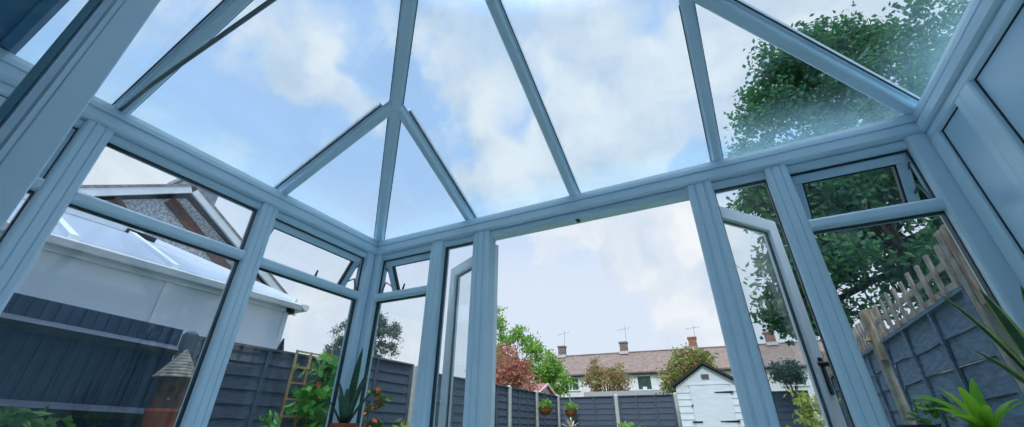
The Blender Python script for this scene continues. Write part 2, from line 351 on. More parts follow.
# folded door of the house, close to the camera on the left: a deep stepped glazing bead
XD=-1.5
o=thing('door_3',(XD,-.1,.03),'glazed inner door leaf standing open at the near left','door',kind='structure')
def dm(a,z,d): return (XD-d,a,z)     # a along y, d away from the camera side
def stile(y0,y1,name):
    m=MB(); m.mbox(dm,y0,y1,.03,2.32,0,.07); return m.build(name,UPVC,o,bevel=.004)
stile(.150,.219,'lock_stile'); stile(YB+.02,YB+.09,'hinge_stile')
m=MB(); m.mbox(dm,YB+.09,.15,2.25,2.32,0,.07); m.build('top_rail',UPVC,o)
m=MB(); m.mbox(dm,YB+.09,.15,.03,.2,0,.07); m.build('bottom_rail',UPVC,o)
def beadprof(sg,y):   # moulded bead stepping back to the glass
    return [(y,.004),(y-sg*.012,.002),(y-sg*.018,.010),(y-sg*.034,.012),(y-sg*.038,.020),(y-sg*.040,.07),(y,.07)]
for sg,y,nm in ((1,.150,'glazing_bead'),(-1,YB+.09,'glazing_bead')):
    pr=beadprof(sg,y); m=MB(); m.prism([dm(a,.2,d) for a,d in pr],[dm(a,2.25,d) for a,d in pr]); m.build(nm,UPVC,o)
    m=MB(); m.mbox(dm,min(y-sg*.040,y-sg*.056),max(y-sg*.040,y-sg*.056),.2,2.25,.014,.06); m.build('gasket',SEAL,o)
m=MB(); m.mbox(dm,YB+.14,.098,.2,2.25,.022,.046); m.build('glass_pane',GLASS,o)
m=MB(); m.tube([dm(.178,1.243,-.002),dm(.178,1.243,.004)],.008,10); tag(m.build('screw_hole',RUBBER,o))

# ------------------------------------------------------------------ right wall: framed solid panels
w=thing('wall_right',(XR,1,0),'panelled right wall of pale blue framed boards','wall',kind='structure')
m=MB(); m.mbox(ri,YB,D,-.14,2.1,.05,.13); m.build('backing',PANEL,w)
rounded_rail(ri,YB,D,2.040,2.1,.004,.06,w,'head')
rounded_rail(ri,YB,D,.0,.08,.004,.06,w,'bottom_rail')
def rpost(a0,a1,d0=.0):
    pr=post_profile(a0,a1,d0,.06,False,.008); m=MB(); m.prism([ri(a,.08,d) for a,d in pr],[ri(a,2.04,d) for a,d in pr]); m.build('stile',UPVC,w)
rpost(2.243,D-.0); rpost(1.976,2.032); rpost(1.888,1.974,-.004); rpost(.93,1.02); rpost(.84,.928,-.004); rpost(YB,YB+.09)
for a0,a1 in ((2.032,2.243),(1.02,1.888),(YB+.09,.84)):
    m=MB(); m.mbox(ri,a0+.006,a1-.006,.086,2.034,.022,.05); m.build('panel',PANEL,w)
    frame_mb(ri,a0-.001,a1+.001,.079,2.041,.005,.018,.05).build('gasket',RUBBER,w)

# ------------------------------------------------------------------ glazed hipped roof
c=thing('ceiling',(MID,YR,EV),'hipped glass conservatory roof with pale bars','roof',kind='structure')
OFF=.004
def zs(s): return EV+SL*s+OFF
nL=Vector((-SL,0,1)).normalized(); nR=Vector((SL,0,1)).normalized(); nF=Vector((0,SL,1)).normalized()
BARD=.058
def rafter(p0,p1,up,w=.066,name='rafter',flange=True):
    p0=Vector(p0);p1=Vector(p1); t=(p1-p0).normalized(); q0=p0-t*.08
    m=MB(); 
    side=t.cross(up).normalized(); u=side.cross(t).normalized(); h=BARD; b=.008
    def ring(p): return [p+side*x+u*y for x,y in ((-w/2+b,0),(w/2-b,0),(w/2,b),(w/2,h-.012),(w*.68,h-.010),(w*.68,h),(-w*.68,h),(-w*.68,h-.010),(-w/2,h-.012),(-w/2,b))]
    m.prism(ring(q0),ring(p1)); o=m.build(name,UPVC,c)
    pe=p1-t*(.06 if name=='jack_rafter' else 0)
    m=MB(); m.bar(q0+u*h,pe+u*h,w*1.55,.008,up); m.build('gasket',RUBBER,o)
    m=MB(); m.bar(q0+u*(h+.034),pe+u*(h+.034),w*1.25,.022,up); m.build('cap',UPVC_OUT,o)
    return o
S2=HALF-.952/1.0
JX1,JX2=-1.600,.191; js=JX1-XL       # jack offset from the corner
yj=D-js
# left and right slopes
for X,sg,n in ((XL,1,nL),(XR,-1,nR)):
    rafter((X,.488,zs(0)),(MID-sg*.03,.470,zs(HALF-.03)),n,.052,'rafter')
    rafter((X,yj,zs(0)),(X+sg*(js-.012),yj,zs(js-.012)),n,.052,'jack_rafter')
    rafter((X,YB+.03,zs(0)),(MID-sg*.03,YB+.03,zs(HALF-.03)),n,.060,'rafter')
for X,sg in ((JX1,1),(JX2,-1)):
    rafter((X,D,zs(0)),(X,D-js+.012,zs(js-.012)),nF,.048,'jack_rafter')
rafter((MID-.030,D,zs(0)),(MID-.010,YR+.05,zs(HALF-.05)),nF,.050,'rafter')
for X,sg in ((XL,1),(XR,-1)):
    rafter((X,D,zs(0)-.006),(MID,YR,zs(HALF)-.006),Vector((0,0,1)),.060,'hip')
m=MB(); m.bar((MID,YB,zs(HALF)-.02),(MID,YR+.06,zs(HALF)-.02),.1,.1); m.build('ridge',UPVC,c)
m=MB(); m.tube([(MID,YR,zs(HALF)-.035),(MID,YR,zs(HALF)+.0)],[.09,.1],16); m.build('ridge_boss',UPVC,c)
# steel tie rods at the first main rafters
m=MB(); m.tube([(XL-.02,.475,2.222),(XL+.33,.46,2.242),(-1.331,.455,2.30),(MID,.455,2.34)],.010,8); m.tube([(MID,.455,2.34),(-.07,.455,2.30),(XR-.33,.46,2.242),(XR+.02,.475,2.222)],.010,8)
m.tube([(MID,.455,2.34),(MID,.455,2.98)],.011,8); m.build('tie_rod',STEEL,c,smooth=True)
GH=.068
def pane(ring,n,name='glazing_panel',mat=None):
    cen=sum((Vector(p) for p in ring),Vector())/len(ring)
    r0=[Vector(p)+n*GH for p in ring]; m=MB(); m.prism(r0,[p+n*.024 for p in r0]); m.build(name,mat or ROOFGLASS,c)
def SLp(X,sg): return lambda s,y:(X+sg*s,y,zs(s))
e=-.1
for X,sg,n in ((XL,1,nL),(XR,-1,nR)):
    P=SLp(X,sg)
    pane([P(e,.09),P(e,.455),P(HALF-.02,.455),P(HALF-.02,.09)],n)
    pane([P(e,.455),P(e,yj),P(js,yj),P(HALF,YR),P(HALF,.455)],n)
    pane([P(e,yj),P(e,D+.1),P(js,yj)],n)
    m=MB(); ring=[P(e,YB),P(e,.09),P(HALF-.02,.09),P(HALF-.02,YB)]; m.prism([Vector(p)+n*.03 for p in ring],[Vector(p)+n*.09 for p in ring]); o=m.build('solid_roof_panel',LEADROOF,c)
    o['label']='dark blue solid roof strip by the house'
    m=MB(); m.bar(Vector(P(-.05,.06))+n*.012,Vector(P(HALF-.05,.06))+n*.012,.05,.02,n); m.build('flashing',LEADROOF,c)
F=lambda x,s:(x,D-s,zs(s))
pane([F(XL-.1,e),F(JX1,e),F(JX1,js)],nF); pane([F(XR+.1,e),F(JX2,e),F(JX2,js)],nF)
pane([F(JX1,e),F(MID,e),F(MID,HALF),F(JX1,js)],nF); pane([F(JX2,e),F(MID,e),F(MID,HALF),F(JX2,js)],nF)

# ------------------------------------------------------------------ plants
def strap(m,base,heading,length,width,lean,droop,edge=0,fold=.25,n=10,tipw=.0):
    """one long leaf: rises, then arches over; optional paler margins"""
    p=Vector(base); h=Vector((math.cos(heading),math.sin(heading),0)); side=Vector((-h.y,h.x,0)); el=R_(90)-lean
    rows=[]
    for i in range(n+1):
        t=i/n
        wd=width*(math.sin(math.pi*min(1,.18+t*.82))**.7 if t<1 else 0)+.0006
        up=h*(-math.sin(el))+Vector((0,0,1))*math.cos(el)
        ef=wd*.18
        rows.append([p-side*wd/2+up*fold*wd/2, p-side*(wd/2-ef)+up*fold*(wd/2-ef), p, p+side*(wd/2-ef)+up*fold*(wd/2-ef), p+side*wd/2+up*fold*wd/2])
        p=p+(h*math.cos(el)+Vector((0,0,1))*math.sin(el))*(length/n); el-=droop/n*(.4+1.2*t)
    vs=[v for r in rows for v in r]
    for c0,mi in ((0,edge),(1,0),(2,0),(3,edge)):
        m.poly([],[],0)
    b=len(m.v); m.v+=[tuple(v) for v in vs]
    for i in range(n):
        for k in range(4):
            m.f.append((b+i*5+k,b+i*5+k+1,b+(i+1)*5+k+1,b+(i+1)*5+k)); m.m.append(edge if k in (0,3) else 0)
def pot(o,c,r,h,mat,rim=True):
    m=MB(); m.lathe(c,[(0,0),(r*.72,0),(r*.93,h*.8),(r*1.02,h*.8),(r*1.05,h),(r*.93,h),(r*.9,h*.86),(0,h*.86)],24); m.build('pot',mat,o,smooth=False)
    m=MB(); m.lathe((c[0],c[1],c[2]+h*.87),[(0,.012),(r*.5,.01),(r*.88,.0)],16); m.build('soil',SOIL,o)
def diamond(m,p,L,Wd,rg,flat=0):
    d=Vector((rg.gauss(0,1),rg.gauss(0,1),rg.gauss(0,1)*(1-flat))).normalized()
    s=d.cross(Vector((rg.gauss(0,1),rg.gauss(0,1),rg.gauss(0,1)))).normalized()
    n=d.cross(s); b=len(m.v)
    m.v+=[tuple(p-d*L*.5),tuple(p-s*Wd*.5+n*L*.06),tuple(p+d*L*.5),tuple(p+s*Wd*.5+n*L*.06)]
    m.f.append((b,b+1,b+2,b+3)); m.m.append(0)
def crown(lumps,n,L,Wd,rg,clusters=60,cr=.28,shell=.55):
    """leaves gathered in small clusters through a set of ellipsoid lumps (centre, radii, weight)"""
    m=MB(); tot=sum(l[2] for l in lumps); tips=[]
    for c_,r_,w_ in lumps:
        k=max(3,int(clusters*w_/tot)); per=max(4,int(n*w_/tot/k))
        for _ in range(k):
            while True:
                q=Vector((rg.uniform(-1,1),rg.uniform(-1,1),rg.uniform(-1,1)))
                if shell<q.length<1: break
            cc=Vector((c_[0]+q.x*r_[0],c_[1]+q.y*r_[1],c_[2]+q.z*r_[2])); tips.append(cc)
            for _ in range(per):
                g=Vector((rg.gauss(0,1),rg.gauss(0,1),rg.gauss(0,.7)))*cr*.55
                diamond(m,cc+g,L*rg.uniform(.7,1.25),Wd*rg.uniform(.7,1.2),rg)
    return m,tips
def woody(name,base,lumps,n,L,Wd,mat,label,cat,seed,clusters=60,cr=.28,trunk=.08,group=None,branches=14,shell=.5):
    rg=random.Random(seed); o=thing(name,base,label,cat,group)
    m,tips=crown(lumps,n,L,Wd,rg,clusters,cr,shell); m.build('foliage',mat,o,recalc=False)
    B=Vector(base); top=Vector(lumps[0][0]); m=MB()
    mid=B.lerp(top,.55)+Vector((rg.uniform(-.1,.1),rg.uniform(-.1,.1),0))*trunk*6
    m.tube([B,B.lerp(mid,.5),mid,top],[trunk*1.25,trunk,trunk*.8,trunk*.3],9)
    rg.shuffle(tips)
    for t in tips[:branches]:
        s=B.lerp(top,rg.uniform(.4,.9)); k=s.lerp(t,.5)+Vector((0,0,.08*(t-s).length))
        m.tube([s,k,t],[trunk*.42,trunk*.26,trunk*.07],6)
    m.build('trunk',BARK,o,smooth=True); return o

# snake plant in the left corner
o=thing('snake_plant',(-2.375,2.2,.65),'dark snake plant in terracotta pot on the left corner sill','plant')
pot(o,(-2.375,2.2,.65),.085,.185,TERRA)
m=MB()
for hd,L_,wd,ln,dr in ((1.9,.50,.055,.05,.1),(0,.34,.05,.28,.15),(.5,.26,.05,.5,.3),(3.1,.28,.045,.3,.2),(3.9,.2,.045,.55,.3),(1.2,.3,.05,.15,.1),(5.4,.24,.045,.45,.25),(4.6,.18,.04,.3,.1)):
    strap(m,(-2.375+.03*math.cos(hd),2.2+.03*math.sin(hd),.83),hd,L_,wd,ln,dr,edge=0,fold=.5)
m.build('leaves',[L_SNAKE],o,recalc=False,smooth=True)
# bright leafy plant and dark snake plant on the right sill
o=thing('leafy_houseplant',(.735,2.2,.65),'bright green houseplant with arching strap leaves on right sill','plant')
pot(o,(.735,2.2,.65),.1,.165,DARKPOT)
m=MB()
for hd,L_,wd,ln,dr in ((3.1,.25,.045,.5,1.5),(2.75,.25,.04,.4,1.6),(3.5,.19,.06,.75,1.0),(.3,.2,.05,.6,.9),(.9,.22,.055,.15,.5),(2.2,.2,.045,.3,.6),(4.6,.16,.05,.6,1.0),(5.6,.2,.04,.6,1.2),(1.5,.17,.05,.35,.7),(3.9,.17,.06,.9,1.0),(4.2,.2,.05,.3,.9)):
    strap(m,(.745+.015*math.cos(hd),2.2+.015*math.sin(hd),.80),hd,L_*.88,wd*.72,ln,dr,fold=.35)
m.build('leaves',[L_STRAP],o,recalc=False,smooth=True)
o=thing('snake_plant',(.955,2.05,.65),'dark snake plant with yellow edges at the far right sill','plant')
pot(o,(.955,2.13,.65),.11,.215,DARKPOT)
m=MB()
for hd,L_,wd,ln,dr in ((3.3,.47,.034,.22,.42),(3.75,.43,.05,.10,.2),(2.6,.34,.05,.12,.2),(4.3,.30,.06,.30,.3),(5.2,.32,.055,.25,.2),(.8,.4,.05,.15,.2),(4.9,.42,.05,.05,.1),(3.0,.26,.06,.35,.45)):
    strap(m,(.955+.04*math.cos(hd),2.13+.04*math.sin(hd),.84),hd,L_,wd,ln,dr,edge=1,fold=.4,n=12)
m.build('leaves',[L_SNAKE,L_EDGE],o,recalc=False,smooth=True)
o=thing('plant_pot',(.62,2.12,.65),'dark empty plant pot left of the bright houseplant','pot'); pot(o,(.54,2.16,.65),.055,.175,DARKPOT)

# ------------------------------------------------------------------ fences
def lap_panel(name,mp,a0,a1,z0,z1,mat,label,group,battens=3,bh=.14,seed=1,cap=True,wavy=.006):
    rg=random.Random(seed); o=thing(name,mp((a0+a1)/2,z0,0),label,'fence panel',group)
    m=MB(); z=z0; n=int(round((z1-z0)/bh)); bh=(z1-z0)/n
    segs=6
    for i in range(n):
        zb=z0+i*bh; lo=[zb-.012+rg.uniform(-wavy,wavy) for _ in range(segs+1)]
        for k in range(segs):
            x0=a0+(a1-a0)*k/segs; x1=a0+(a1-a0)*(k+1)/segs; zt=zb+bh
            m.hexa([mp(x0,lo[k],-.004),mp(x1,lo[k+1],-.004),mp(x1,lo[k+1],.012),mp(x0,lo[k],.012),mp(x0,zt,.012),mp(x1,zt,.012),mp(x1,zt,.020),mp(x0,zt,.020)])
    m.build('lap_boards',mat,o)
    for k in range(battens):
        a=a0+(a1-a0)*((k+.0)/(battens-1) if battens>1 else .5); a=min(max(a,a0+.025),a1-.025)
        m=MB(); m.mbox(mp,a-.022,a+.022,z0,z1,-.022,-.004); m.build('batten',mat,o)
    if cap:
        m=MB(); m.mbox(mp,a0,a1,z1,z1+.022,-.03,.03); m.build('cap_rail',mat,o)
    return o
def cpost(name,mp,a,z0,z1,mat,label,group,w=.09,t=.1):
    m=MB(); h=w/2
    def ring(z,k): return [mp(a-h*k,z,-t/2*k),mp(a+h*k,z,-t/2*k),mp(a+h*k,z,t/2*k),mp(a-h*k,z,t/2*k)]
    m.prism(ring(z0,1),ring(z1-.03,1)); m.prism(ring(z1-.03,1),ring(z1,.55))
    return tag(m.build(name,mat,bevel=.006),label,'fence post',group)
FX=-4.5
def fl(a,z,d): return (FX-d,a,z)
GL='grey panels of the left garden fence'; GP='pale concrete posts of the left fence'
# closeboard run nearest the house
def closeboard(a0,a1,z0,z1a,z1b,label,seed):
    o=thing('closeboard_fence',fl((a0+a1)/2,z0,0),label,'fence panel',GL)
    m=MB(); n=int((a1-a0)/.078); st=(a1-a0)/n
    for i in range(n):
        x0=a0+i*st; x1=x0+st*1.12; za=z1a+(z1b-z1a)*(i+.5)/n
        m.hexa([fl(x0,z0,.0),fl(x1,z0,.012),fl(x1,z0,.022),fl(x0,z0,.018),fl(x0,za,.0),fl(x1,za,.012),fl(x1,za,.022),fl(x0,za,.018)])
    m.build('boards',SLATEDARK,o)
    for zz in (1.44,.90,.35):
        m=MB(); k=(z1b-z1a)/(a1-a0)
        pr=[(-.075,0),(-.0,-.05),(.0,.045)]
        sl=-.07 if zz>1 else -.04
        m.prism([fl(a0,zz+.04+z,d) for d,z in pr],[fl(a1,zz+.04+sl*(a1-a0)/1.6+z,d) for d,z in pr]); m.build('arris_rail',SLATEFENCE,o)
closeboard(-1.2,.40,-.14,1.70,1.67,'dark closeboard fence panel beside the house end',3)
closeboard(.46,2.035,-.14,1.665,1.60,'dark vertical closeboard panel behind the bird house',4)
cpost('fence_post',fl,2.115,-.14,1.60,SLATEFENCE,'dark stained timber post right of the closeboard panel',GP,.1,.1)
lap_panel('lap_fence',fl,2.17,3.69,-.14,1.545,SLATEFENCE,'dark lap fence panel left of the bamboo trellis',GL,3,.13,5)
cpost('fence_post',fl,3.74,-.14,1.60,CONCRETE,'concrete fence post hidden by the bamboo trellis plant',GP)
lap_panel('lap_fence',fl,3.80,5.33,-.14,1.675,SLATEFENCE,'taller lap panel seen through the left corner window',GL,3,.13,6)
cpost('fence_post',fl,5.39,-.14,1.70,CONCRETE,'concrete post ending the panel behind the corner window',GP)
ys=[5.39,7.04,8.62,10.06,11.50]
lb=['lap panel seen behind the narrow left sidelight','lap fence panel just right of the left door post','lap fence panel under the pinkish shed roof','short lap fence panel left of the far garden corner']
pl=['concrete fence post behind the left door frame','concrete post under the red-leaved shrub','concrete post left of the first hanging basket','concrete post in the far garden corner']
for i in range(4):
    lap_panel('lap_fence',fl,ys[i]+.05,ys[i+1]-.05,-.14,1.61,SLATEFENCE,lb[i],GL,4,.13,10+i)
    cpost('fence_post',fl,ys[i+1],-.14,1.66,CONCRETE,pl[i],GP)
FY=11.95
def ff(a,z,d): return (a,FY+d,z)
GF='grey panels of the far garden fence'
xs=[-4.80,-2.99,-1.47,.05,1.42]
lb=['far lap fence panel behind the second hanging basket','far lap fence panel below the flat grey roof','far lap fence panel behind the white shed','far lap fence panel right of the white shed']
pl=[None,'concrete post in the middle of the far fence','concrete post beside the white shed','concrete post hidden behind the right door post','concrete post in the far right corner']
for i in range(4):
    lap_panel('lap_fence',ff,xs[i]+.05,xs[i+1]-.05,-.14,1.60,SLATEFENCE,lb[i],GF,4,.13,20+i)
    if i<3: cpost('fence_post',ff,xs[i+1],-.14,1.66,CONCRETE,pl[i+1],'pale concrete posts of the far fence')
# right fence with trellis on top
RX=1.44
def fR(a,z,d): return (RX+d,a,z)
yr=[1.35,3.36,5.75,7.42,9.28,11.2]
lb=['weathered fence panel nearest the right house wall','weathered blue-grey fence panel behind the bright houseplant','lap fence panel behind the post with a yellow tie','lap fence panel beyond the second trellis','distant right fence panel seen through the open door leaf']
tb=['trellis strip close to the right house wall','pale square trellis above the weathered right fence panel','trellis strip partly hidden by the right window post','trellis strip seen in the gap beside the open door leaf','trellis strip at the far end of the right fence']
for i in range(5):
    z1=1.60
    lap_panel('lap_fence',fR,yr[i]+.19,yr[i+1]-.13,-.14,z1,GREYFENCE,lb[i],'weathered panels of the right fence',4,.19,30+i,wavy=.014)
    m=MB(); n=9; a0,a1=yr[i]+.24,yr[i+1]-.20
    rg=random.Random(50+i)
    for k in range(n+1):
        a=a0+(a1-a0)*k/n; m.mbox(fR,a-.024,a+.024,z1+.024,1.925+rg.uniform(-.012,.008),-.03,-.012)
    for zz in (1.66,1.80): m.mbox(fR,a0-.05,a1+.05,zz-.022,zz+.022,-.012,.004)
    if i<4: tag(m.build('trellis',TRELW),tb[i],'trellis','trellis strips along the right fence')
def rpostf(y,label,ztop,tie=False,wide=.12):
    o=thing('fence_post',(RX,y,-.14),label,'fence post','weathered posts of the right fence')
    m=MB(); m.mbox(fR,y-.04,y+.04,-.14,ztop,-.06,.03); m.build('concrete_post',CONCRETE_D,o,bevel=.012)
    m=MB(); m.mbox(fR,y-.13,y-.055,1.45,ztop+.0,-.06,.06); m.build('timber_extension',OLDWOOD,o,bevel=.008)
    if tie:
        m=MB(); m.mbox(fR,y-.06,y+.06,1.66,1.685,-.10,.04); m.build('tie',BAMBOO,o)
rpostf(3.42,'tall weathered post with knotty timber near the right wall',1.955)
rpostf(5.80,'weathered post with a yellow tie at the trellis end',1.97,True)
rpostf(7.45,'weathered fence post behind the right sidelight post',1.95)
rpostf(9.30,'brown weathered post in the gap beside the open door',2.05)

# ------------------------------------------------------------------ garden things on the left
o=thing('bird_house',(-4.12,1.95,-.14),'rustic bird house with conical shingled roof on a post','bird house')
c0=(-4.12,1.95,0)
m=MB()
rows=9
for i in range(rows):     # overlapping shingle courses
    t0=i/rows; r0=.150*(1-t0)+.006; z0=1.165+.215*t0; r1=.150*(1-(i+1)/rows)+.004; z1=1.165+.215*(i+1)/rows
    m.lathe((c0[0],c0[1],0),[(r0*.8,z0-.004),(r0+.006,z0-.006),(r0+.004,z0+.004),(r1*.9+.003,z1+.004)],10)
m.build('shingled_roof',solid('grey_shingles',(150,146,140),.9,(104,100,98),22),o)
m=MB(); m.lathe((c0[0],c0[1],0),[(0,.93),(.098,.93),(.108,1.0),(.105,1.1),(.112,1.17),(0,1.17)],10); m.build('body',solid('brown_bark_wood',(104,78,66),.9,(70,54,50),16),o)
m=MB(); h=Vector((4.12,-1.95,0)).normalized(); q=Vector((c0[0],c0[1],1.07))+h*.1; m.tube([q,q+h*.012],.026,12); m.build('entrance_hole',SOIL,o)
m=MB(); m.tube([Vector((c0[0],c0[1],1.0))+h*.1,Vector((c0[0],c0[1],1.0))+h*.16],.008,8); m.build('perch',OLDWOOD,o)
m=MB(); m.lathe((c0[0],c0[1],0),[(0,.78),(.10,.78),(.125,.915),(.118,.935),(0,.935)],14); m.build('terracotta_base',TERRA,o)
m=MB(); m.tube([(c0[0],c0[1],-.14),(c0[0],c0[1],.78)],.04,10); m.build('post',OLDWOOD,o)
m=MB(); m.tube([(-4.0,2.10,-.14),(-4.0,2.11,.6),(-4.02,2.13,1.17)],.008,8); tag(m.build('bamboo_cane',BAMBOO),'thin bamboo cane leaning beside the bird house','cane')

o=thing('garden_trellis',(-4.38,3.45,-.14),'bamboo ladder trellis behind the orange-flowered climber','trellis')
def ft(a,z,d): return (-4.38-d,a+.13,z)
for a in (3.05,3.24,3.53,3.78):
    m=MB(); m.mbox(ft,a-.009,a+.009,-.14,1.585,-.012,.012); m.build('upright',BAMBOO,o)
m=MB()
for k in range(8): m.mbox(ft,3.03,3.80,.42+k*.163,.438+k*.163,-.022,-.008)
m.build('rungs',BAMBOO,o)
rg=random.Random(5)
o=thing('climbing_plant',(-4.2,3.5,-.14),'leafy green climber with orange flowers on the bamboo trellis','plant')
m,tips=crown([((-4.12,3.52,1.10),(.10,.36,.44),3),((-4.12,3.6,.5),(.12,.3,.5),.8)],760,.12,.08,rg,80,.12,.1); m.build('foliage',L_CLIMB,o,recalc=False)
m=MB()
for k in range(5):
    pts=[Vector((-4.2,3.2+.12*k,-.14))]
    for j in range(1,7): pts.append(Vector((-4.22+rg.uniform(-.02,.02),3.25+.11*k+rg.uniform(-.06,.06),-.14+j*.27)))
    m.tube(pts,.007,5)
m.build('stems',solid('green_stem',(92,124,62),.7),o)
for p in ((-4.08,3.36,1.52),(-4.08,3.6,1.48),(-4.06,3.62,1.53),(-4.07,3.3,1.22),(-4.08,3.44,1.5),(-4.06,3.34,1.12),(-4.05,3.72,1.46)):
    m=MB()
    for k in range(6):
        a=k*math.pi/3; q=Vector(p)+Vector((.012,math.cos(a)*.02,math.sin(a)*.02)); m.poly([Vector(p),q+Vector((0,-math.sin(a)*.012,math.cos(a)*.012)),q+Vector((.008,math.cos(a)*.018,math.sin(a)*.018)),q+Vector((0,math.sin(a)*.012,-math.cos(a)*.012))],[(0,1,2,3)])
    m.build('flower',ORANGE,o,recalc=False)
def small_plant(name,base,r,h,mat,label,cat,seed,n=160,L=.07,W=.035,flower=None,z0=.1,nfl=9):
    rg=random.Random(seed); o=thing(name,base,label,cat)
    B=Vector(base); zc=B.z+h*(.5+z0/2)
    m,t=crown([((B.x,B.y,zc),(r,r,h*.5*(1-z0)),1)],n,L,W,rg,26,r*.4,.2); m.build('foliage',mat,o,recalc=False)
    m=MB()
    for k in range(5):
        q=rg.choice(t); m.tube([B,B.lerp(q,.5)+Vector((0,0,.03)),q],[.01,.007,.004],5)
    m.build('stems',solid(name+'_stem',(84,108,60),.8),o)
    if flower:
        for k in range(nfl):
            m=MB(); q=rg.choice(t)+Vector((rg.uniform(0,.06),-.05,rg.uniform(-.02,.05)))
            for j in range(6): diamond(m,q+Vector((rg.gauss(0,.014),rg.gauss(0,.014),rg.gauss(0,.014))),.045,.035,rg)
            m.build('flower',flower,o,recalc=False)
    return o
small_plant('flowering_plant',(-3.35,3.42,-.14),.13,1.37,L_DARK,'orange-flowered plant just right of the left corner post','plant',12,150,.09,.05,ORANGE,.5,14)
small_plant('garden_shrub',(-3.6,1.05,-.14),.24,1.10,L_DARK,'low leafy shrub at the foot of the closeboard fence','shrub',13,420,.10,.055,None,.35)
small_plant('garden_plant',(-3.6,1.36,-.14),.10,.98,L_GREEN,'small bright green plant beside the bird house','plant',14,90,.09,.05,None,.5)
small_plant('garden_plant',(-3.4,2.40,-.14),.07,1.10,L_CLIMB,'thin plant with a pale leaf left of the trellis','plant',15,34,.07,.035,L_SILV,.45,2)
small_plant('garden_plant',(-3.4,3.95,-.14),.13,1.12,L_YEL,'yellow-green plant low in the left corner window','plant',16,150,.08,.04,None,.5)
small_plant('garden_plant',(-2.05,9.0,-.14),.30,1.15,L_GREEN,'bright green bush in front of the far fence','shrub',17,420,.11,.06,None,.3)
small_plant('garden_shrub',(.85,7.0,-.14),.34,1.42,L_YEL,'yellow-green shrub seen through the right door leaf','shrub',18,900,.09,.04,None,.2)
small_plant('garden_shrub',(1.02,5.2,-.14),.16,1.28,L_YEL,'yellow-green shrub tip in the gap beside the sidelight post','shrub',19,320,.08,.04,None,.3)
small_plant('garden_plant',(1.2,4.25,-.14),.14,1.19,L_DARK,'small dark green plant at the foot of the right fence','plant',20,240,.07,.04,None,.45)
small_plant('garden_plant',(1.2,3.55,-.14),.14,.98,L_DARK,'dark leafy plant low behind the bright houseplant','plant',24,240,.07,.04,None,.45)
# spiky pale plant
o=thing('spiky_plant',(-4.05,11.2,-.14),'pale spiky plant in front of the far corner fence','plant')
m=MB(); rg=random.Random(3)
for k in range(26): strap(m,(-4.05,11.2,.80),rg.uniform(0,6.28),.34,.05,rg.uniform(.1,1.2),rg.uniform(.2,.8),fold=.2,n=5)
m.build('leaves',[solid('pale_cream_leaf',(206,202,184),.6)],o,recalc=False)
m=MB(); m.tube([(-4.05,11.2,-.14),(-4.05,11.2,.82)],.05,8); m.build('stem',BARK,o)
def basket(p,label,seed,pole=None,stand=False):
    o=thing('hanging_basket',p,label,'hanging basket','hanging baskets in the far corner'); rg=random.Random(seed)
    m=MB(); m.lathe(p,[(.0,-.17),(.08,-.155),(.145,-.08),(.17,0),(.15,0),(0,-.02)],16); m.build('coir_bowl',HEARTH,o)
    m,t=crown([((p[0],p[1],p[2]+.07),(.19,.19,.10),1)],170,.085,.05,rg,22,.08,.1); m.build('foliage',L_GREEN,o,recalc=False)
    m=MB()
    for k in range(3):
        a=k*2.09; m.tube([(p[0]+.16*math.cos(a),p[1]+.16*math.sin(a),p[2]),(p[0],p[1],p[2]+.36)],.004,4)
    m.build('chains',STEEL,o)
    m=MB()
    m.tube([(p[0],p[1],p[2]+.36),(p[0]-.02,p[1]+.03,p[2]+.39),Vector(pole)+Vector((.02,-.03,.0))],.008,5); m.build('bracket',DARKMETAL,o)
    if stand:
        m=MB(); m.tube([(pole[0]+.02,pole[1]-.03,-.14),(pole[0]+.02,pole[1]-.03,1.95)],.014,6); m.build('pole',CONCRETE,o)
basket((-4.20,9.92,1.27),'hanging basket with green plants on the left fence end',1,(-4.41,10.06,1.60))
basket((-4.16,11.58,1.28),'hanging basket with green plants right of the far corner',2,(-4.22,11.72,1.62),True)

# ------------------------------------------------------------------ white shed
SX,SY=-.60,10.35
o=thing('garden_shed',(SX,SY+.6,-.14),'white painted wooden shed with dark felt roof','shed')
hw,ap,ea=.64,2.06,1.66
m=MB(); y0,y1=SY,SY+1.35
zz=-.14; nb=14; bh=(ea+.14)/nb
for i in range(nb):
    a=zz+i*bh
    m.prism([(SX-hw,y0-.012,a),(SX+hw,y0-.012,a),(SX+hw,y0+.004,a+bh),(SX-hw,y0+.004,a+bh)],[(SX-hw,y0+.03,a),(SX+hw,y0+.03,a),(SX+hw,y0+.03,a+bh),(SX-hw,y0+.03,a+bh)])
m.prism([(SX-hw,y0,ea),(SX+hw,y0,ea),(SX,y0,ap)],[(SX-hw,y0+.03,ea),(SX+hw,y0+.03,ea),(SX,y0+.03,ap)])
m.box(SX-hw,SX-hw+.03,y0+.03,y1,-.14,ea); m.box(SX+hw-.03,SX+hw,y0+.03,y1,-.14,ea); m.box(SX-hw,SX+hw,y1-.03,y1,-.14,ea)
m.build('walls',SHEDPAINT,o)
for sg in (-1,1):
    m=MB(); a=Vector((SX,0,ap+.03)); b=Vector((SX+sg*(hw+.07),0,ea-.015)); n=Vector((-(b-a).z,0,(b-a).x)).normalized(); n=n if n.z>0 else -n
    r=[a,b,b+n*.045,a+n*.045]; m.prism([v+Vector((0,y0-.1,0)) for v in r],[v+Vector((0,y1+.08,0)) for v in r]); m.build('roof_panel',ROOFFELT,o)
m=MB(); m.box(SX-.36,SX+.42,y0-.035,y0-.012,-.08,1.66); m.build('door',SHEDPAINT,o,bevel=.004)
m=MB(); m.box(SX-.38,SX+.44,y0-.03,y0-.012,1.672,1.70); m.build('door_head',SHEDPAINT,o)
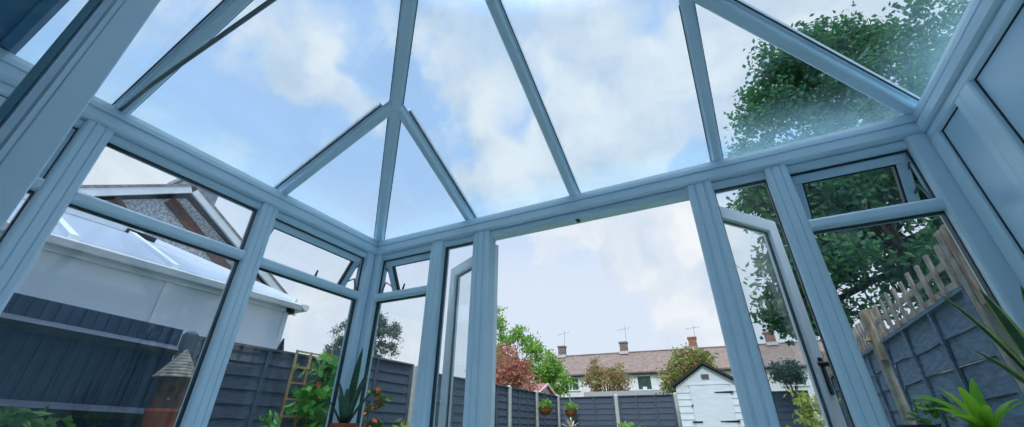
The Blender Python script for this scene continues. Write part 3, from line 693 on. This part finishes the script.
for z in (1.52,.98):
    m=MB(); m.prism([(SX+.48,y0-.045,z-.02),(SX+.12,y0-.045,z-.008),(SX+.12,y0-.045,z+.008),(SX+.48,y0-.045,z+.02)],[(SX+.48,y0-.034,z-.02),(SX+.12,y0-.034,z-.008),(SX+.12,y0-.034,z+.008),(SX+.48,y0-.034,z+.02)]); m.build('hinge',DARKMETAL,o)
m=MB(); m.box(SX-.42,SX-.22,y0-.045,y0-.034,.955,.985); m.build('hasp',DARKMETAL,o)
m=MB()
for k in range(3): m.box(SX-.075,SX+.075,y0-.02,y0-.0,1.79+k*.035,1.815+k*.035)
m.build('vent',solid('grey_vent',(96,100,110),.6),o)
m=MB(); m.tube([(SX-.36,y0-.05,1.28),(SX-.36,y0-.03,1.28)],.02,8); m.build('knob',DARKMETAL,o)

# ------------------------------------------------------------------ outbuildings beyond the fence
o=thing('flat_roofed_garage',(-4.1,17.6,-.14),'low garage with flat pale grey roof behind the far fence','garage')
m=MB(); m.box(-5.35,-2.45,17.1,20,-.14,1.97); m.build('walls',solid('dusty_red_brick',(150,104,104),.9,(132,92,94),12),o)
m=MB(); m.box(-5.5,-2.3,16.95,20.2,1.97,2.13); m.build('roof_slab',solid('pale_roof_edge',(176,178,184),.7),o)
o=thing('gabled_outbuilding',(-8.2,17.6,-.14),'small pink outbuilding with dusty red gable roof','outbuilding')
gx0,gx1,gy0,gy1=-9.2,-7.35,16.6,18.8; gm=(gy0+gy1)/2
ax=(gx0+gx1)/2
m=MB(); m.box(gx0+.9,gx1-.1,gy0,gy1,-.14,2.02); m.prism([(gx1-.1,gy0,2.02),(gx1-.1,gy1,2.02),(gx1-.1,gm,2.48)],[(gx0+.9,gy0,2.02),(gx0+.9,gy1,2.02),(gx0+.9,gm,2.48)]); m.build('walls',PINK,o)
for sg,yy in ((-1,gy0-.12),(1,gy1+.12)):
    m=MB(); m.prism([(gx0+.3,yy,1.96),(gx0+.3,gm,2.50),(gx0+.3,gm,2.58),(gx0+.3,yy,2.04)],[(gx1,yy,1.96),(gx1,gm,2.50),(gx1,gm,2.58),(gx1,yy,2.04)]); m.build('roof_slope',PINKTILE,o)
m=MB(); m.bar((gx1+.02,gy0-.14,1.94),(gx1+.02,gm,2.50),.04,.09); m.bar((gx1+.02,gy1+.14,1.94),(gx1+.02,gm,2.50),.04,.09); m.build('bargeboards',PINK,o)

# terrace of houses at the end
T0=Vector((-17.3,42.1,0)); tdir=Vector((5.56+17.3,43.65-42.1,0)).normalized(); tback=Vector((-tdir.y,tdir.x,0))
def tp(a,z,b): v=T0+tdir*a+tback*b; return (v.x,v.y,z)
o=thing('terraced_houses',tp(10,-.14,0),'white terrace of houses with long brown tiled roof','houses')
A0,A1=-.2,27
m=MB(); m.mbox(tp,A0,A1,-.14,5.35,-2.9,2.9); m.prism([tp(A0,5.3,-2.9),tp(A0,5.3,2.9),tp(A0,7.3,0)],[tp(A1,5.3,-2.9),tp(A1,5.3,2.9),tp(A1,7.3,0)]); m.build('walls',solid('white_render',(240,238,242),.85,(226,220,228),2),o)
for sg in (-1,1):
    m=MB(); q=[(-3.25*-sg*-1,0)]
    b=sg*3.25; r=[(b,5.28),(0,7.42),(0,7.56),(b,5.42)]
    m.prism([tp(A0-.2,z,bb) for bb,z in r],[tp(A1+.2,z,bb) for bb,z in r]); m.build('roof_slope',TILES,o)
m=MB(); m.mbox(tp,A0-.2,A1+.2,5.16,5.30,-3.32,-3.2); m.build('gutter',DARKMETAL,o)
m=MB(); m.mbox(tp,A0-.2,A1+.2,7.5,7.62,-.12,.12); m.build('ridge_tiles',TILES,o)
def twin(a0,a1,z0,z1,panes,cur=False):
    f=thing('window',(0,0,0),None,None); f.parent=o; f.location=Vector(tp((a0+a1)/2,z0,-2.95))-o.location
    t=.09; n=panes; wd=(a1-a0)/n
    m=MB(); m.mbox(tp,a0-t,a1+t,z1,z1+t,-2.99,-2.9); m.mbox(tp,a0-t*1.5,a1+t*1.5,z0-t,z0,-3.05,-2.9)
    for k in range(n+1): m.mbox(tp,a0+k*wd-t*.55,a0+k*wd+t*.55,z0,z1,-2.99,-2.9)
    m.build('frame',WHITEP,f)
    for k in range(n):
        m=MB(); m.mbox(tp,a0+k*wd+t*.5,a0+(k+1)*wd-t*.5,z0,z1,-2.94,-2.9); m.build('pane',DARKGLASS,f)
    if cur:
        for s0,s1 in ((a0+t*.6,a0+(a1-a0)*.2),(a1-(a1-a0)*.2,a1-t*.6)):
            m=MB(); m.mbox(tp,s0,s1,z0+.02,z1-.02,-2.955,-2.94); m.build('curtain',CURTAIN,f)
        m=MB(); c_=(a0+a1)/2; m.mbox(tp,c_-.2,c_+.15,z0,z0+.22,-2.955,-2.94); m.build('ornament',CURTAIN,f)
twin(2.55,3.9,4.1,5.05,2); twin(8.9,10.75,3.98,5.05,1,True); twin(14.6,16.4,4.0,5.0,2); twin(20.3,21.9,4.0,5.0,2)
m=MB(); m.mbox(tp,11.05,11.16,3,5.2,-3.02,-2.9); m.build('downpipe',WHITEP,o)
CHB=brickmat('chimney_brick',(128,112,112),(106,94,96),(150,142,138),scale=1,bw=.4,rh=.16,ms=.02,rot=(R_(90),0,0))
CHR=brickmat('red_chimney_brick',(168,104,84),(142,88,74),(160,140,128),scale=1,bw=.4,rh=.16,ms=.02,rot=(R_(90),0,0))
for k,(a,mt_) in enumerate(((1.58,CHB),(7.98,CHB),(14.4,CHR),(20.8,CHR))):
    ch=thing('chimney',(0,0,0),None,None); ch.parent=o; ch.location=Vector(tp(a,7.2,0))-o.location
    m=MB(); m.mbox(tp,a-.36,a+.36,7.2,8.42,-.3,.3); m.mbox(tp,a-.42,a+.42,8.42,8.58,-.36,.36); m.build('stack',mt_,ch)
    m=MB(); m.mbox(tp,a-.45,a+.45,7.4,7.68,-.42,.42); m.build('flashing',solid('pale_lead',(196,194,198),.7),ch)
    m=MB()
    p=tp(a+.3,8.6,0); m.tube([p,(p[0]+.05,p[1],10.15 if k<2 else 9.7)],.022,5)
    m.tube([(p[0]-.75,p[1]-.1,9.75 if k<2 else 9.4),(p[0]+.55,p[1]+.1,9.95 if k<2 else 9.5)],.018,4)
    for j in range(6):
        q=(p[0]-.65+j*.22,p[1],9.76+j*.034 if k<2 else 9.41+j*.02); m.tube([(q[0],q[1]-.25,q[2]-.12),(q[0],q[1]+.25,q[2]+.12)],.012,4)
    m.build('aerial',solid('aerial_grey',(150,156,166),.5),ch)

# ------------------------------------------------------------------ neighbouring house (gable) and its white conservatory
HX=-9.2
o=thing('gabled_house',(HX,3.4,-.14),'pebble-dashed house gable with brown timbers and white bargeboards','house')
gy,gz=3.30,4.99
k=.96
yL,yRt=gy-3.4,gy+2.85
zL,zR=gz-3.4*.56,gz-2.85*.60
m=MB(); r=[(yL,-.14),(yRt-.5,-.14),(yRt-.5,zR+.25),(gy,gz-.1),(yL,zL-.05)]
m.prism([(HX,a,z) for a,z in r],[(HX-5,a,z) for a,z in r]); m.build('wall',PEBBLE,o)
for (ya,za) in ((yL-.25,zL-.2),(yRt+.12,zR-.1)):
    m=MB(); m.bar((HX+.12,ya,za-.03),(HX+.12,gy,gz-.0),.06,.15,up=(0,0,1)); m.build('bargeboard',WHITEP,o)
    m=MB(); r=[(ya,za+.15),(gy,gz+.15),(gy,gz+.21),(ya,za+.21)]; m.prism([(HX+.16,a,z) for a,z in r],[(HX-5.2,a,z) for a,z in r]); m.build('roof_slope',solid('grey_tiles',(150,146,150),.85,(120,112,114),14),o)
m=MB()
for (p,q) in (((3.05,4.72),(4.75,3.6)),((2.28,4.34),(2.65,4.05)),((1.4,3.85),(1.8,3.5))):
    d=Vector((0,q[0]-p[0],q[1]-p[1])).normalized(); n=Vector((0,-d.z,d.y))*.10
    a=Vector((HX,p[0],p[1])); b=Vector((HX,q[0],q[1])); e_=Vector((.035,0,0))
    m.prism([a-n,b-n,b+n,a+n],[a-n+e_,b-n+e_,b+n+e_,a+n+e_])
m.build('timbers',TIMBER,o)
m=MB(); m.box(HX-1.7,HX-.9,3.5,4.2,4.6,5.75); m.box(HX-1.75,HX-.85,3.45,4.25,5.75,5.85); m.build('chimney',solid('grey_chimney',(150,158,172),.9,(128,136,150),8),o)
NX=-5.35
o=thing('white_conservatory',(-7.1,2,-.14),'neighbouring white conservatory with hipped sheet roof behind fence','conservatory')
ny1=3.62; nyb=-1.5; nz=2.30; nw=3.4; nm=NX-nw/2; nry=2.15; nrz=3.13
m=MB(); m.box(NX-.06,NX,nyb,ny1-.03,-.14,nz); m.box(NX-nw,NX,ny1-.09,ny1-.03,-.14,nz); m.build('wall_panels',solid('white_blind_panels',(238,244,250),.6,(228,236,245),2),o)
for a in (-.9,.05,.98,1.05,2.1,2.9,3.55):
    m=MB(); m.box(NX,NX+.03,a-.03,a+.03,-.14,nz); m.build('frame_post',UPVC_OUT,o)
m=MB(); m.box(NX-.1,NX+.05,nyb,ny1+.03,nz-.1,nz); m.box(NX-nw,NX+.05,ny1-.1,ny1+.05,nz-.1,nz); m.build('eaves_beam',UPVC_OUT,o)
pr=[(0,0),(.055,-.055),(.11,-.06),(.13,0),(.12,.02),(.0,.02)]
m=MB(); m.prism([(NX+.05+d,nyb,nz+z) for d,z in pr],[(NX+.05+d,ny1+.05,nz+z) for d,z in pr]); m.prism([(NX+.18,ny1+.02+d,nz+z) for d,z in pr],[(NX-nw,ny1+.02+d,nz+z) for d,z in pr]); m.build('gutter',WHITEP,o)
er=[(NX+.05,nyb,nz+.03),(NX+.05,ny1,nz+.03),(nm,nry,nrz),(nm,nyb,nrz)]
def sheet(r):
    m=MB(); m.prism([Vector(p) for p in r],[Vector(p)+Vector((0,0,.03)) for p in r]); m.build('roof_sheet',POLYC,o)
sheet(er); sheet([(NX+.05,ny1,nz+.03),(NX-nw,ny1,nz+.03),(nm,nry,nrz)]); sheet([(NX-nw,nyb,nz+.03),(NX-nw,ny1,nz+.03),(nm,nry,nrz),(nm,nyb,nrz)])
for a in (.3,1.2,2.08):
    m=MB(); m.bar((NX+.05,a,nz+.045),(nm,a,nrz+.015),.07,.05,up=(.4,0,1)); m.build('roof_bar',UPVC_OUT,o)
m=MB(); m.bar((NX+.05,ny1,nz+.045),(nm,nry,nrz+.02),.09,.06); m.build('hip',UPVC_OUT,o)
m=MB(); m.bar((nm,nyb,nrz),(nm,nry+.05,nrz),.16,.13); 
for j in range(18): m.box(nm-.02,nm+.02,nyb+.15+j*.2,nyb+.25+j*.2,nrz+.13,nrz+.16)
m.build('ridge',UPVC_OUT,o)
m=MB(); m.bar((nm+.05,nry-.12,nrz-.03),(nm+.22,nry+.18,nrz-.1),.1,.08); m.build('ridge_end',DARKMETAL,o)
m=MB(); m.prism([(NX+.03,3.52,1.62),(NX+.03,3.66,1.62),(NX+.03,3.6,1.86)],[(NX+.06,3.52,1.62),(NX+.06,3.66,1.62),(NX+.06,3.6,1.86)]); m.build('open_vent',DARKMETAL,o)

# ------------------------------------------------------------------ trees and shrubs
# big oak over the right fence
rg=random.Random(21)
base=(5.0,11.2,-.14); o=thing('oak_tree',base,'large dark green oak spreading above the right fence','tree')
lumps=[((4.3,11.0,7.4),(3.0,2.8,2.7),8),((2.7,10.6,5.6),(1.7,1.8,1.7),3.4),((5.4,10.6,5.2),(2.4,2.4,2.4),4.5),((6.3,11,8.3),(2.4,2.4,1.9),4),((3.1,10.4,8.6),(1.4,1.5,1.2),1.6),
       ((2.0,10.6,4.0),(1.0,1.2,.8),1.2),((1.55,10.4,3.1),(.55,.7,.5),.55),((3.5,10.0,3.6),(1.6,1.4,1.2),1.5),((5.2,9.6,3.2),(1.8,1.5,1.4),1.7),((4.2,10.4,9.7),(1.2,1.2,.7),1.0),((1.55,10.8,5.9),(.5,.6,.7),.4),((1.2,10.6,2.75),(.35,.4,.4),.25)]
m,tips=crown(lumps,66000,.15,.085,rg,520,.38,.1); m.build('foliage',L_OAK,o,recalc=False)
m=MB(); B=Vector(base)
m.tube([B,(5.0,11.2,2.2),(4.8,11.1,4.4),(4.4,11,7)],[.34,.28,.22,.09],12)
for i,l in enumerate(lumps):
    s=Vector((4.9,11.15,2.6+.35*(i%7))); t=Vector(l[0]); m.tube([s,s.lerp(t,.5)+Vector((0,0,.25)),t],[.12,.08,.035],7)
    for tt in [q for q in tips if (q-t).length<1.8][:16]:
        m.tube([t,t.lerp(tt,.5)+Vector((0,0,.1)),tt],[.035,.022,.008],5)
m.build('trunk',BARK,o,smooth=True)
woody('red_leaved_tree',(-7.2,13.3,-.14),[((-7.15,13.3,2.55),(.95,.9,.85),3),((-6.75,13.2,2.1),(.8,.8,.7),2),((-7.7,13.3,2.75),(.6,.7,.55),1)],5200,.12,.06,L_RED,'red-leaved bushy tree above the left fence','tree',31,130,.22,.07)
woody('leafy_green_tree',(-10.3,21.0,-.14),[((-10.80,21.00,4.16),(1.68,1.15,1.56),3),((-9.12,20.76,3.56),(1.32,0.96,1.20),2.2),((-8.35,20.76,3.14),(1.02,0.77,0.90),1.5),((-11.88,21.12,5.12),(0.96,0.86,1.44),0.8),((-11.52,20.40,6.44),(0.42,0.34,0.72),0.18),((-10.44,20.40,5.48),(0.60,0.48,0.48),0.25)],9500,.18,.09,L_GREEN,'bright green tree behind the red-leaved tree','tree',32,120,.34,.1)
woody('bronze_shrub_tree',(-6.1,22.8,-.14),[((-6.1,22.8,2.95),(1.15,1.1,.85),3),((-6.6,22.7,3.6),(.4,.4,.6),.5),((-5.5,22.7,3.45),(.42,.4,.42),.4)],3800,.15,.07,L_BRONZE,'bronze shrub in front of the terrace, above the garage roof','shrub',34,100,.24,.08)
woody('red_tinged_shrub_tree',(-1.5,15.2,-.14),[((-1.35,15.2,2.38),(.8,.85,.8),3),((-1.75,15.2,2.1),(.42,.55,.55),1),((-1.0,15.2,2.75),(.45,.45,.32),.6)],4200,.14,.07,L_MIX,'green shrub with reddish tips beside the white shed roof','shrub',35,100,.22,.08)
woody('dark_pine_tree',(-21.5,20.5,-.14),[((-21.5,20.5,6.2),(1.7,1.4,1.9),3),((-20.0,20.4,5.7),(1.2,1.2,1.5),2),((-23.3,20.5,5.9),(1.4,1.3,1.6),2.2),((-21,20.5,7.5),(.8,.8,.8),.6),((-24.4,20.5,5.0),(1.0,1,1.2),.8)],11000,.2,.07,L_PINE,'dark pine tree beyond the left fence corner','tree',36,110,.34,.16)
woody('rounded_bush',(2.25,25,-.14),[((2.25,25,3.3),(.75,.7,.5),1)],1400,.16,.08,L_PINE,'dark rounded bush against the terrace roof, through the door leaf','bush',37,40,.25,.07)

# ------------------------------------------------------------------ sky
wd=bpy.data.worlds.new('sky'); SC.world=wd; wd.use_nodes=True; nt=wd.node_tree; nt.nodes.clear(); N=nt.nodes.new; Lk=nt.links.new
out=N('ShaderNodeOutputWorld'); bg=N('ShaderNodeBackground'); tc=N('ShaderNodeTexCoord'); V=tc.outputs['Generated']
def math_(op,a,b,cl=False):
    n=N('ShaderNodeMath'); n.operation=op; n.use_clamp=cl
    for i,x in enumerate((a,b)):
        if isinstance(x,(int,float)): n.inputs[i].default_value=x
        else: Lk(x,n.inputs[i])
    return n.outputs[0]
BL=[(-0.755,0.113,0.646,6,0.6),(-0.657,0.279,0.700,6,0.65),(-0.727,0.275,0.630,4,0.45),(-0.662,0.348,0.664,4,0.65),(-0.633,0.468,0.617,4,0.8),(-0.461,0.666,0.587,5,0.7),(-0.345,0.765,0.544,6,0.95),(-0.420,0.748,0.514,5,0.85),(-0.249,0.763,0.596,6,0.8),(-0.126,0.743,0.657,8,0.7),(-0.046,0.809,0.586,7,0.9),(-0.132,0.816,0.562,6,0.9),(0.032,0.745,0.667,7,0.8),(-0.202,0.630,0.750,9,0.55),(-0.071,0.602,0.795,9,0.6),(-0.389,0.535,0.750,7,0.6),(-0.43,0.46,0.775,6,0.4),(0.148,0.707,0.691,6,0.7),(0.209,0.660,0.721,6,0.6),(0.346,0.705,0.619,7,0.85),(0.390,0.677,0.624,7,0.9),(-0.128,0.906,0.402,7,1),(-0.032,0.938,0.346,7,0.9),(-0.212,0.876,0.434,4,0.9),(-0.333,0.850,0.408,3,0.7),(-0.658,0.735,0.167,4,0.8),(-0.887,0.220,0.407,8,0.8),(-0.768,0.602,0.217,6,0.7),(-0.016,0.980,0.198,5,0.8),(-0.408,0.618,0.672,5,0.4),(0.128,0.807,0.577,4,0.6),(-0.019,0.674,0.738,4,-0.5),(0.013,0.860,0.510,3,-0.6),(-0.540,0.662,0.520,4,-0.5),(-0.781,0.216,0.585,7,-0.5),(0.265,0.720,0.641,4,-0.5),(-0.698,0.498,0.514,6,-0.5),(-0.503,0.594,0.628,3,-0.3)]
# wispy warp so that the cloud banks get ragged edges
wn=N('ShaderNodeTexNoise'); wn.inputs['Scale'].default_value=9; wn.inputs['Detail'].default_value=5; Lk(V,wn.inputs['Vector'])
ws=N('ShaderNodeVectorMath'); ws.operation='SUBTRACT'; Lk(wn.outputs['Color'],ws.inputs[0]); ws.inputs[1].default_value=(.5,.5,.5)
wm=N('ShaderNodeVectorMath'); wm.operation='SCALE'; Lk(ws.outputs[0],wm.inputs[0]); wm.inputs['Scale'].default_value=.17
wa=N('ShaderNodeVectorMath'); wa.operation='ADD'; Lk(V,wa.inputs[0]); Lk(wm.outputs[0],wa.inputs[1])
wv=N('ShaderNodeVectorMath'); wv.operation='NORMALIZE'; Lk(wa.outputs[0],wv.inputs[0]); W=wv.outputs[0]
acc=None
for x,y,z,r,s in BL:
    d=N('ShaderNodeVectorMath'); d.operation='DOT_PRODUCT'; Lk(W,d.inputs[0]); d.inputs[1].default_value=(x,y,z)
    mr=N('ShaderNodeMapRange'); mr.interpolation_type='SMOOTHSTEP'; Lk(d.outputs['Value'],mr.inputs['Value'])
    mr.inputs['From Min'].default_value=math.cos(R_(r*1.45)); mr.inputs['From Max'].default_value=math.cos(R_(r*.3)); mr.inputs['To Min'].default_value=0; mr.inputs['To Max'].default_value=s
    acc=mr.outputs[0] if acc is None else math_('ADD',acc,mr.outputs[0])
n1=N('ShaderNodeTexNoise'); n1.inputs['Scale'].default_value=4.5; n1.inputs['Detail'].default_value=8; n1.inputs['Roughness'].default_value=.66; Lk(V,n1.inputs['Vector'])
dens=math_('ADD',math_('MULTIPLY',acc,.75),math_('MULTIPLY',math_('SUBTRACT',n1.outputs['Fac'],.5),1.5))
cl=N('ShaderNodeMapRange'); cl.interpolation_type='SMOOTHSTEP'; Lk(dens,cl.inputs['Value']); cl.inputs['From Min'].default_value=.05; cl.inputs['From Max'].default_value=.78; cl.inputs['To Max'].default_value=.9
sep=N('ShaderNodeSeparateXYZ'); Lk(V,sep.inputs[0])
gr=N('ShaderNodeValToRGB'); Lk(sep.outputs['Z'],gr.inputs[0]); e=gr.color_ramp.elements
e[0].position=0; e[0].color=lin((222,234,247)); e[1].position=.96; e[1].color=lin((236,240,244))
q=e.new(.80); q.color=lin((172,206,248))
q=e.new(.33); q.color=lin((218,231,250)); q=e.new(.52); q.color=lin((180,212,252))
n2=N('ShaderNodeTexNoise'); n2.inputs['Scale'].default_value=7; n2.inputs['Detail'].default_value=6; Lk(W,n2.inputs['Vector'])
cc=N('ShaderNodeValToRGB'); Lk(n2.outputs['Fac'],cc.inputs[0]); e=cc.color_ramp.elements; e[0].position=.30; e[0].color=lin((204,220,238)); e[1].position=.62; e[1].color=lin((247,250,252))
mx=N('ShaderNodeMix'); mx.data_type='RGBA'; Lk(cl.outputs[0],mx.inputs[0]); Lk(gr.outputs[0],mx.inputs[6]); Lk(cc.outputs[0],mx.inputs[7])
# added boost: unseen zenith sky brightened to light the interior frames
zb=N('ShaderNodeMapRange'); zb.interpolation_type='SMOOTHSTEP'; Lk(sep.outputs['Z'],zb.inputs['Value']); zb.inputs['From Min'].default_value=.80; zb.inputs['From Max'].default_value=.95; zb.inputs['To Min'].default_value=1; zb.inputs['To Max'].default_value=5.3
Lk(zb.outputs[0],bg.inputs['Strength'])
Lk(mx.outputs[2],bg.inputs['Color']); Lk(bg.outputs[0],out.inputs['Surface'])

# hazy sun behind the house
sd=bpy.data.lights.new('sun','SUN'); sd.energy=1.7; sd.angle=R_(14); sd.color=(1,.97,.92)
so=bpy.data.objects.new('sun',sd); COL.objects.link(so)
so.rotation_euler=Vector((-.25,1,-.9)).to_track_quat('-Z','Y').to_euler()

# ------------------------------------------------------------------ camera
f,py,pit,yaw,roll=402.954,202.275,R_(29.5023),R_(27.3117),R_(.3513)
fwd=Vector((-math.sin(yaw)*math.cos(pit),math.cos(yaw)*math.cos(pit),math.sin(pit)))
r0=Vector((math.cos(yaw),math.sin(yaw),0)); u0=r0.cross(fwd)
rt=r0*math.cos(roll)+u0*math.sin(roll); up=u0*math.cos(roll)-r0*math.sin(roll)
cd=bpy.data.cameras.new('camera'); cd.sensor_width=36; cd.lens=36*f/1024; cd.shift_y=(py-213.5)/1024; cd.clip_start=.02; cd.clip_end=300
co=bpy.data.objects.new('camera',cd); COL.objects.link(co)
co.matrix_world=Matrix(((rt.x,up.x,-fwd.x,0),(rt.y,up.y,-fwd.y,0),(rt.z,up.z,-fwd.z,CZ),(0,0,0,1)))
SC.camera=co
vs=SC.view_settings; vs.view_transform='Standard'; vs.look='None'; vs.gamma=1; vs.exposure=0; vs.use_curve_mapping=False
SC.cycles.transparent_max_bounces=32; SC.cycles.max_bounces=10; SC.cycles.use_denoising=True
